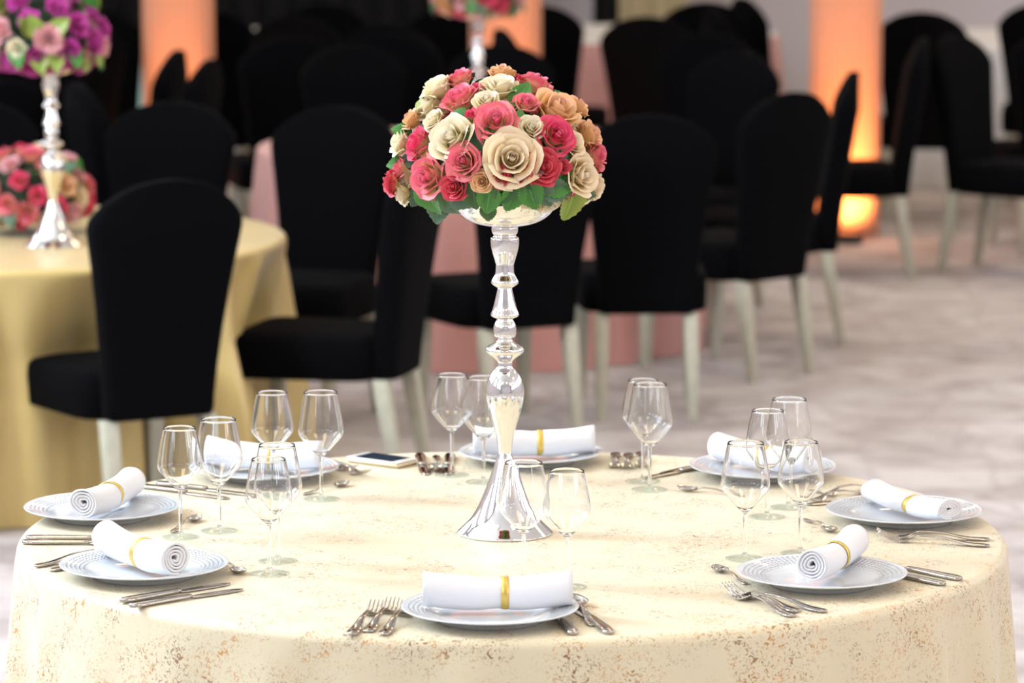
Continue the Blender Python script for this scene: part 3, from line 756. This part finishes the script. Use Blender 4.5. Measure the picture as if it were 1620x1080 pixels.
LEAVES = [(-0.043, -0.146, 0.075, -60, 0.068, 0), (-0.01, -0.152, 0.076, 70, 0.064, 1), (-0.074, -0.101, 0.113, -50, 0.05, 1), (0.028, -0.125, 0.11, 80, 0.05, 1), (0.031, -0.05, 0.155, 70, 0.054, 1), (0.091, 0.012, 0.15, 25, 0.05, 1), (-0.139, -0.065, -0.039, -80, 0.073, 1), (-0.121, -0.034, -0.058, -110, 0.064, 2), (-0.027, -0.16, -0.029, -100, 0.059, 1), (-0.028, -0.124, -0.057, -95, 0.041, 0), (0.018, -0.164, -0.024, -110, 0.059, 1), (0.05, -0.16, -0.018, -70, 0.064, 1), (0.102, -0.138, 0.004, 15, 0.073, 1), (0.097, -0.139, -0.014, -20, 0.059, 2), (0.127, -0.08, -0.042, -85, 0.077, 3), (-0.152, 0.008, 0.137, 60, 0.032, 3), (-0.189, 0.002, 0.085, 160, 0.036, 1), (-0.199, -0.004, 0.024, 180, 0.036, 1), (0.14, 0.007, 0.097, 70, 0.041, 0), (0.168, 0.003, 0.071, 60, 0.036, 1), (0.126, -0.088, 0.073, -50, 0.041, 0), (-0.055, -0.158, -0.019, -90, 0.059, 0), (-0.078, -0.137, -0.034, -30, 0.054, 2), (-0.106, -0.123, -0.028, -100, 0.05, 0), (-0.1, -0.093, -0.051, -60, 0.045, 2), (0.103, -0.128, 0.048, 10, 0.045, 0), (-0.047, -0.114, 0.115, 80, 0.045, 3), (-0.064, 0.013, 0.175, 90, 0.032, 0), (-0.051, 0.013, 0.169, 80, 0.027, 0), (-0.168, -0.016, 0.032, -10, 0.041, 2), (0.076, -0.147, -0.023, -60, 0.05, 2), (0.004, -0.17, -0.013, -120, 0.054, 0), (0.151, -0.054, -0.031, -30, 0.041, 2), (-0.161, -0.022, -0.04, -130, 0.041, 2), (-0.108, -0.115, 0.066, -40, 0.041, 0), (-0.035, -0.166, 0.026, -80, 0.045, 0), (0.043, -0.166, 0.009, -50, 0.041, 0)]
def ell_normal(p, a, c, cb):
    k = c if p[2] > 0 else cb
    return Vector((p[0]/a**2, p[1]/a**2, p[2]/k**2)).normalized()
M['foam'] = mat('dark_green_foam', (.012,.03,.012), .95)
def foam(parent, a, c, cb):
    mb = MB(); n = 24
    rings = []
    for i in range(1, 12):
        q = -PI/2 + PI*i/12
        rings.append([(a*math.cos(q)*math.cos(2*PI*j/n), a*math.cos(q)*math.sin(2*PI*j/n), (c if q > 0 else cb)*math.sin(q)) for j in range(n)])
    mb.rings(rings); o = mb.build('foam_core', M['foam'], parent, True); return o
# the central bouquet
BC = Vector((-.015, 0, 1.405))
bq = empty('rose_bouquet', BC); tag(bq, 'sharp dome of pink, cream and peach roses on the central silver stand', 'bouquet')
foam(bq, .135, .13, .055)
for i, (x, y, z, r, c) in enumerate(ROSES):
    n_ = ell_normal((x, y, z), .172, .165, .12)
    n_ = (n_ + Vector((0, -.18, .05))).normalized()
    put_rose(bq, Vector((x, y, z)) - n_*r*.30, n_, r*1.2, c, i, True)
for i, (x, y, z, a, s, t_) in enumerate(LEAVES):
    n_ = ell_normal((x, y, z), .172, .165, .085)
    d = Vector((math.cos(R(a)), 0, math.sin(R(a))))
    d = d - n_*d.dot(n_)*.6 + n_*.12
    put_leaf(bq, Vector((x, y, z)) - n_*.006, (n_ + Vector((0, -.5, 0))).normalized(), d, s*1.1, t_, i)
def fib_fill(parent, a, c, cb, cols, n, rad, seed, skip=None, leaves=14, zmin=-.5, leaft=(0,1,1,2)):
    rnd = random.Random(seed)
    for i in range(n):
        z = 1 - (1-zmin)*(i+.5)/n; r = math.sqrt(1-z*z); ph_ = i*2.39996
        p = Vector((a*r*math.cos(ph_), a*r*math.sin(ph_), (c if z > 0 else cb)*z))
        if skip and skip(p): continue
        n_ = ell_normal(p, a, c, cb); rr = rad*rnd.uniform(.75, 1.15)
        put_rose(parent, p - n_*rr*.3, n_, rr, rnd.choice(cols), i, False)
    for i in range(leaves):
        ph_ = 2*PI*i/leaves + rnd.uniform(-.15, .15); z = rnd.choice([-.35, -.3, -.2, .3, .6]); r = math.sqrt(1-z*z)
        p = Vector((a*r*math.cos(ph_), a*r*math.sin(ph_), (c if z > 0 else cb)*z))
        if skip and skip(p): continue
        n_ = ell_normal(p, a, c, cb); d = (n_*.6 + Vector((0, 0, -.8 if z < 0 else .4)) + Vector((rnd.uniform(-.4,.4), rnd.uniform(-.4,.4), 0)))
        put_leaf(parent, p + n_*.01, n_ + Vector((.01,.02,.3)), d, rad*2.0, rnd.choice(leaft), i)
fib_fill(bq, .146, .140, .07, ['cream', 'pink', 'peach', 'blush', 'rose'], 54, .027, 5, lambda p: p.y > .05, 0, -.55)
fib_fill(bq, .165, .155, .085, ['cream', 'pink', 'peach', 'blush', 'red'], 46, .028, 4, lambda p: p.y < .035, 20, -.6)
# purple bouquet on the gold table
o = empty('rose_bouquet', (-1.39, 4.50, 1.350)); tag(o, 'blurred bouquet of magenta and pale pink flowers at the top left', 'bouquet')
foam(o, .13, .15, .03); fib_fill(o, .178, .19, .085, ['magenta', 'magenta', 'light_pink', 'magenta', 'light_pink', 'cream'], 50, .040, 8, None, 34, -.8, (3,3,1,3))
# low pink bouquet standing on the gold table
o = empty('rose_bouquet', (-1.47, 4.82, TZ+.10)); tag(o, 'blurred low dome of pink and cream roses lying on the gold table', 'bouquet')
foam(o, .14, .14, .07); fib_fill(o, .175, .165, .085, ['pink', 'rose', 'cream', 'peach', 'blush', 'light_pink'], 52, .036, 9, None, 18, -.75)
# bouquet on the pink table
o = empty('rose_bouquet', (-.13, 7.72, 1.320)); tag(o, 'blurred rose bouquet cut by the top edge above the central one', 'bouquet')
foam(o, .13, .14, .03); fib_fill(o, .17, .165, .085, ['pink', 'rose', 'cream', 'peach', 'light_pink'], 46, .038, 10, None, 26, -.8)
# prototypes that were only sources
for grp in ([*HEADS, *WHOLE, BUD, *LEAVES0], [p for q in OUTER for p in q]):
    for p in grp: bpy.data.objects.remove(p)
